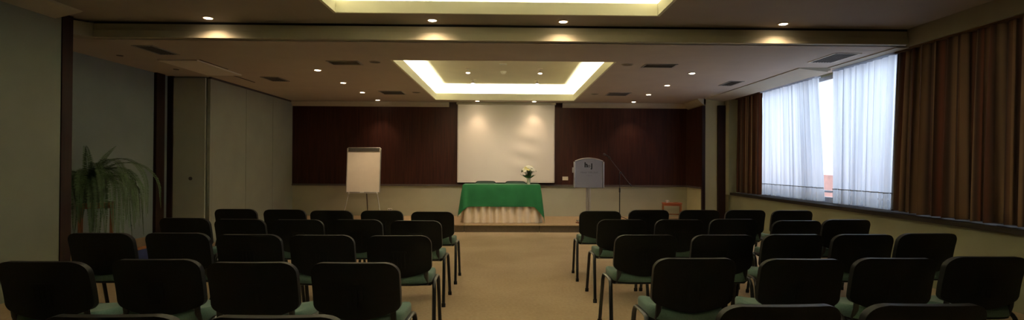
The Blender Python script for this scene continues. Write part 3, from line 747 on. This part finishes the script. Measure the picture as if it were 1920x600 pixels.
def frond(az, L, e0, k, w=.066):
    n = 30; st_ = L / n; p = V((cos(az) * .05, sin(az) * .05, 0)); e = e0; pts = []; dirs = []
    azz = az
    for i in range(n + 1):
        pts.append(p.copy()); d_ = V((cos(azz) * cos(e), sin(azz) * cos(e), sin(e))); dirs.append(d_)
        p = p + d_ * st_
        if p.x + FX < XA + .075: p.x = XA + .075 - FX
        e = max(e - k * st_ * (1 + .8 * i / n), RAD(-86)); azz += rf.uniform(-.02, .02)
    m_ = MB(); side = V((-sin(az), cos(az), 0))
    m_.tube(pts, [.0035 * (1 - .7 * i / n) for i in range(n + 1)], 4)
    cnt = int(L / .0125)
    for j in range(3, cnt):
        t = j / cnt; f_ = t * n; i = min(int(f_), n - 1); fr = f_ - i
        c = pts[i].lerp(pts[i + 1], fr); d_ = dirs[i]
        up = side.cross(d_).normalized()
        wl = w * min(1, t * 5 + .25) * (1 - t ** 2.2) + .006
        for s in (-1, 1):
            dr = (side * s + d_ * .25 - up * .18 + V((rf.uniform(-.1, .1), rf.uniform(-.1, .1), rf.uniform(-.15, .1)))).normalized()
            a = c; b_ = c + dr * wl * .5 + d_ * .0058; e_ = c + dr * wl; g_ = c + dr * wl * .5 - d_ * .0058
            m_.add([a, b_, e_, g_], [(0, 1, 2, 3)])
    m_.obj('frond', M['fern'], fe, smooth=0)
specs = [  # azimuth, length, start elevation, bend   (camera looks along +y; +x is right)
    (RAD(-14), 1.45, RAD(58), 1.75), (RAD(-28), 1.50, RAD(56), 1.7), (RAD(2), 1.3, RAD(52), 1.75), (RAD(-42), 1.35, RAD(52), 1.8), (RAD(-8), 1.15, RAD(44), 1.9),
    (RAD(-20), 1.25, RAD(46), 2.1), (RAD(170), .55, RAD(35), 1.5), (RAD(190), .55, RAD(20), 1.5), (RAD(205), .6, RAD(50), 1.8),
    (RAD(20), .46, RAD(70), .5), (RAD(-60), .50, RAD(78), 1.0), (RAD(150), .45, RAD(84), .5), (RAD(0), .52, RAD(72), .8),
    (RAD(200), .6, RAD(45), 2.2), (RAD(235), .75, RAD(40), 2.6), (RAD(215), .7, RAD(30), 2.4), (RAD(250), .95, RAD(35), 3.2),
    (RAD(270), .95, RAD(40), 3.6), (RAD(285), 1.05, RAD(40), 3.2), (RAD(300), 1.0, RAD(45), 3.1), (RAD(225), 1.0, RAD(30), 3.4)]
for a, L, e, k in specs: frond(a, L, e, k)
for i in range(27):
    az = RAD(rf.choice([rf.uniform(-75, 35), rf.uniform(-110, 60), rf.uniform(-130, 100)]))
    frond(az, rf.uniform(.75, 1.25), RAD(rf.uniform(20, 58)), rf.uniform(2.2, 3.9))
for i in range(10):
    frond(RAD(rf.uniform(100, 260)), rf.uniform(.5, .85), RAD(rf.uniform(15, 55)), rf.uniform(2.6, 4.0))

# ------------------------------------------------------------------ chairs
def backrest_mesh(depth0, depth1, inset=0):
    # outline in (x,z): rounded top corners, sagging lower edge ; local z 0..~.33 from .485 to .81
    HW = .238 - inset; ZT = .812 - inset; ZBs = .545 + inset; ZBc = .487 + inset; rc = .068 - inset * .5
    nu, nv = 32, 16
    def fn(u, v):
        x = (2 * u - 1)
        s = abs(x)
        # top edge with round corners
        X_ = x * HW
        ax = abs(X_)
        zt = ZT - .004 * (s ** 2)
        if ax > HW - rc:
            q = (ax - (HW - rc)) / rc; zt = ZT - .004 - rc * (1 - math.sqrt(max(0, 1 - q * q)))
        zb = ZBc + (ZBs - ZBc) * (s ** 1.7)
        rb = .028
        if ax > HW - rb:
            q = (ax - (HW - rb)) / rb; zb = zb + rb * (1 - math.sqrt(max(0, 1 - q * q)))
        z = zb + (zt - zb) * v
        return X_, z
    return fn, nu, nv
def backy(x, z):   # lean + wrap; camera-side surface y
    t = (z - .48) / .33
    return -.150 - .075 * t - .035 * (1 - (x / .24) ** 2) + .012 * sin(pi * t)
def make_shell(inset, off0, off1):
    fn, nu, nv = backrest_mesh(0, 0, inset)
    m = MB()
    # cosine spacing in u to resolve corners
    P = []
    for j in range(nv + 1):
        for i in range(nu + 1):
            u = .5 - .5 * cos(pi * i / nu); x, z = fn(u, j / nv); P.append((x, z))
    w = nu + 1
    A_ = [(x, backy(x, z) + off0, z) for x, z in P]; B_ = [(x, backy(x, z) + off1, z) for x, z in P]
    n = len(P); fs = []
    for j in range(nv):
        for i in range(nu):
            a = j * w + i; fs.append((a, a + 1, a + 1 + w, a + w)); fs.append((n + a, n + a + w, n + a + 1 + w, n + a + 1))
    ring = [i for i in range(w)] + [j * w + nu for j in range(1, nv + 1)] + [nv * w + i for i in range(nu - 1, -1, -1)] + [j * w for j in range(nv - 1, 0, -1)]
    for a, b in zip(ring, ring[1:] + ring[:1]): fs.append((a, n + a, n + b, b))
    m.add(A_ + B_, fs); return m
def make_chair():
    r = thing('conference_chair', (0, 0, 0), 'x', 'chair')
    sh = make_shell(0, 0, .038)
    o = sh.obj('backrest_shell', M['black'], r, smooth=50, bevel=.015)
    em = MB(); n = 10
    def ep(x, z, th): return (x, backy(x, z) - th, z)
    tz = [(.560, -.045, .045), (.676, -.045, .045), (.677, -.058, .058), (.690, -.058, .058)]
    for k in range(3):
        z0, a0, b0 = tz[k]; z1, a1, b1 = tz[k + 1]
        for i in range(n):
            q = [(a0 + (b0 - a0) * i / n, z0), (a0 + (b0 - a0) * (i + 1) / n, z0), (a1 + (b1 - a1) * (i + 1) / n, z1), (a1 + (b1 - a1) * i / n, z1)]
            o_ = len(em.v); gr = .0015 if (i % 3 == 1 and k == 0) else 0
            em.v += [ep(x, z, .0022 - gr) for x, z in q] + [ep(x, z, -.004) for x, z in q]
            em.f += [tuple(o_ + t for t in f_) for f_ in ((3, 2, 1, 0), (4, 5, 6, 7), (0, 1, 5, 4), (1, 2, 6, 5), (2, 3, 7, 6), (3, 0, 4, 7))]
    eo = em.obj('embossed_panel', M['black'], o, smooth=0)
    bmm = bmesh.new(); bmm.from_mesh(eo.data); bmesh.ops.remove_doubles(bmm, verts=bmm.verts, dist=.0003); bmm.to_mesh(eo.data); bmm.free()
    make_shell(.016, .036, .056).obj('back_cushion', M['cushion'], r, smooth=50, bevel=.010)
    # brackets
    for s in (-1, 1):
        MB().tube([(s * .195, -.165, .60), (s * .195, -.148, .50), (s * .195, -.125, .44), (s * .193, -.08, .424), (s * .19, .02, .422)], .011, 8, sx=1.6).obj('back_bracket', M['frame'], r)
    # seat cushion (superellipse)
    def sc(u, v, zf):
        a = u * 2 * pi; c_, s_ = cos(a), sin(a); e = 2 / 4.2
        return (.238 * v * math.copysign(abs(c_) ** e, c_), .045 + .215 * v * math.copysign(abs(s_) ** e, s_), zf)
    def cush(prof):
        m_ = MB(); n = 48
        for v, z in prof:
            for k in range(n):
                x, y, _ = sc(k / n, v, 0)
                f_ = max(0, (y - .16) / .10)
                rr_ = max(0, (-y + .02) / .19); zz = z - .022 * f_ * f_ + (.022 * (abs(x) / .238) ** 2 if z > .46 else 0) + (.026 * rr_ ** 1.5 if z > .46 else 0)
                m_.v.append((x, y, zz))
        for i in range(len(prof) - 1):
            for k in range(n):
                a = i * n + k; b_ = i * n + (k + 1) % n; m_.f.append((a, b_, b_ + n, a + n))
        m_.f.append(tuple(range(n))[::-1]); m_.f.append(tuple((len(prof) - 1) * n + k for k in range(n)))
        return m_
    cush([(.965, .435), (1.0, .442), (1.0, .464), (.975, .478), (.90, .484), (.6, .478), (.2, .474)]).obj('seat', M['seat'], r, smooth=60)
    cush([(.6, .418), (.90, .421), (.985, .428), (.985, .438), (.9, .440)]).obj('seat_pan', M['black'], r, smooth=60)
    # legs: each side arch is a front and a rear leg
    for s in (-1, 1):
        for yf, ya in ((.275, .14), (-.195, -.09)):
            sg = 1 if yf > 0 else -1
            pts = [(s * .248, .02, .447), (s * .249, ya - sg * .05, .447), (s * .250, ya - sg * .012, .446), (s * .251, ya + sg * .010, .438), (s * .252, ya + sg * .026, .420),
                   (s * .254, ya + sg * .036, .395), (s * .260, yf, .012)]
            lg = MB().tube(pts, .0105, 10, sx=1.45).obj('leg', M['frame'], r)
            MB().tube([(s * .2595, yf - sg * .003, .035), (s * .260, yf, 0.0)], .0135, 10, sx=1.4).obj('foot_cap', M['rubber'], lg)
    for y in (-.07, .13):
        MB().tube([(-.246, y, .440), (-.22, y, .415), (.22, y, .415), (.246, y, .440)], .009, 8).obj('crossbar', M['frame'], r)
    return r
proto = make_chair()
used = [False]
def chair(x, y, rz, label, group):
    o = proto if not used[0] else copy_tree(proto)
    used[0] = True
    o.location = (x, y, 0) if not isinstance(x, tuple) else x
    o.rotation_euler = (0, 0, rz); o['label'] = label; o['group'] = group; return o
rowsL = [[(-.82, 5.92), (-1.41, 6.04), (-1.97, 6.02), (-2.54, 6.13), (-3.12, 6.18)],
         [(-.84, 4.98), (-1.41, 5.06), (-1.97, 5.04), (-2.52, 5.07), (-3.09, 5.16)],
         [(-.80, 3.94), (-1.37, 3.96), (-1.92, 3.98), (-2.49, 4.06), (-3.05, 4.04)],
         [(-.81, 2.86), (-1.37, 2.87), (-1.93, 2.95), (-2.48, 2.88)],
         [(-.81, 1.86), (-1.38, 1.87)]]
rowsR = [[(1.08, 6.06), (1.68, 6.23), (2.29, 6.25), (2.85, 6.27), (3.39, 6.22)],
         [(1.12, 5.13), (1.69, 5.14), (2.25, 5.21), (2.81, 5.08), (3.37, 5.19)],
         [(1.06, 4.01), (1.66, 4.02), (2.22, 4.06), (2.78, 4.07), (3.34, 4.14)],
         [(1.08, 3.01), (1.70, 2.99), (2.26, 3.02), (2.84, 3.07)],
         [(1.05, 2.0), (1.63, 2.01)]]
RN = ['row nearest the stage', 'second row from the stage', 'middle row', 'fourth row from the stage', 'row nearest the camera']
PN = ['at the aisle', 'second from the aisle', 'third from the aisle', 'fourth from the aisle', 'farthest from the aisle']
yaw = random.Random(3)
for side, rows in (('left', rowsL), ('right', rowsR)):
    for ri, row in enumerate(rows):
        for ci, (x, y) in enumerate(row):
            chair(x, y + .235, RAD(yaw.uniform(-1.4, 1.4)), 'black-backed green-seat chair, %s, %s, %s block' % (PN[ci], RN[ri], side),
                  'audience chairs in rows facing the stage')
chair((-.47, 11.80, ZS), 0, RAD(180), 'chair behind the green-draped table on the left, only its back top showing', 'speaker chairs behind the table')
chair((.20, 11.80, ZS), 0, RAD(180), 'chair behind the green-draped table beside the vase, only its back top showing', 'speaker chairs behind the table')

# ------------------------------------------------------------------ daylight
wd = bpy.data.worlds.new('world'); scn.world = wd; wd.use_nodes = True
bgn = wd.node_tree.nodes['Background']; bgn.inputs[0].default_value = (.74, .86, 1.0, 1); bgn.inputs[1].default_value = 3.1
pl = add_light('AREA', 'window_portal', (5.06, 7.2, 1.76), 1, (1, 1, 1), shape='RECTANGLE', size=7.6, size_y=1.95, rot=(pi / 2, 0, pi / 2))
pl.data.cycles.is_portal = True

# ------------------------------------------------------------------ camera
t_, p_, r_ = .020, .008, .005
F = V((sin(t_) * cos(p_), cos(t_) * cos(p_), sin(p_))); R0 = V((cos(t_), -sin(t_), 0)); U0 = R0.cross(F)
Rr = R0 * cos(r_) + U0 * sin(r_); Uu = U0 * cos(r_) - R0 * sin(r_)
cd = bpy.data.cameras.new('camera'); cam = bpy.data.objects.new('camera', cd); COL.objects.link(cam)
mt = Matrix((Rr, Uu, -F)).transposed().to_4x4(); mt.translation = V((0, 0, 1.34)); cam.matrix_world = mt
cd.sensor_width = 36; cd.lens = 36 * 1000 / 1920; cd.shift_x = -10 / 1920; cd.clip_start = .05
scn.camera = cam
scn.view_settings.view_transform = 'Standard'; scn.view_settings.look = 'None'; scn.view_settings.exposure = 0
scn.cycles.use_denoising = True
scn.cycles.max_bounces = 8; scn.cycles.diffuse_bounces = 5; scn.cycles.caustics_reflective = False; scn.cycles.caustics_refractive = False
scn.cycles.sample_clamp_indirect = 6
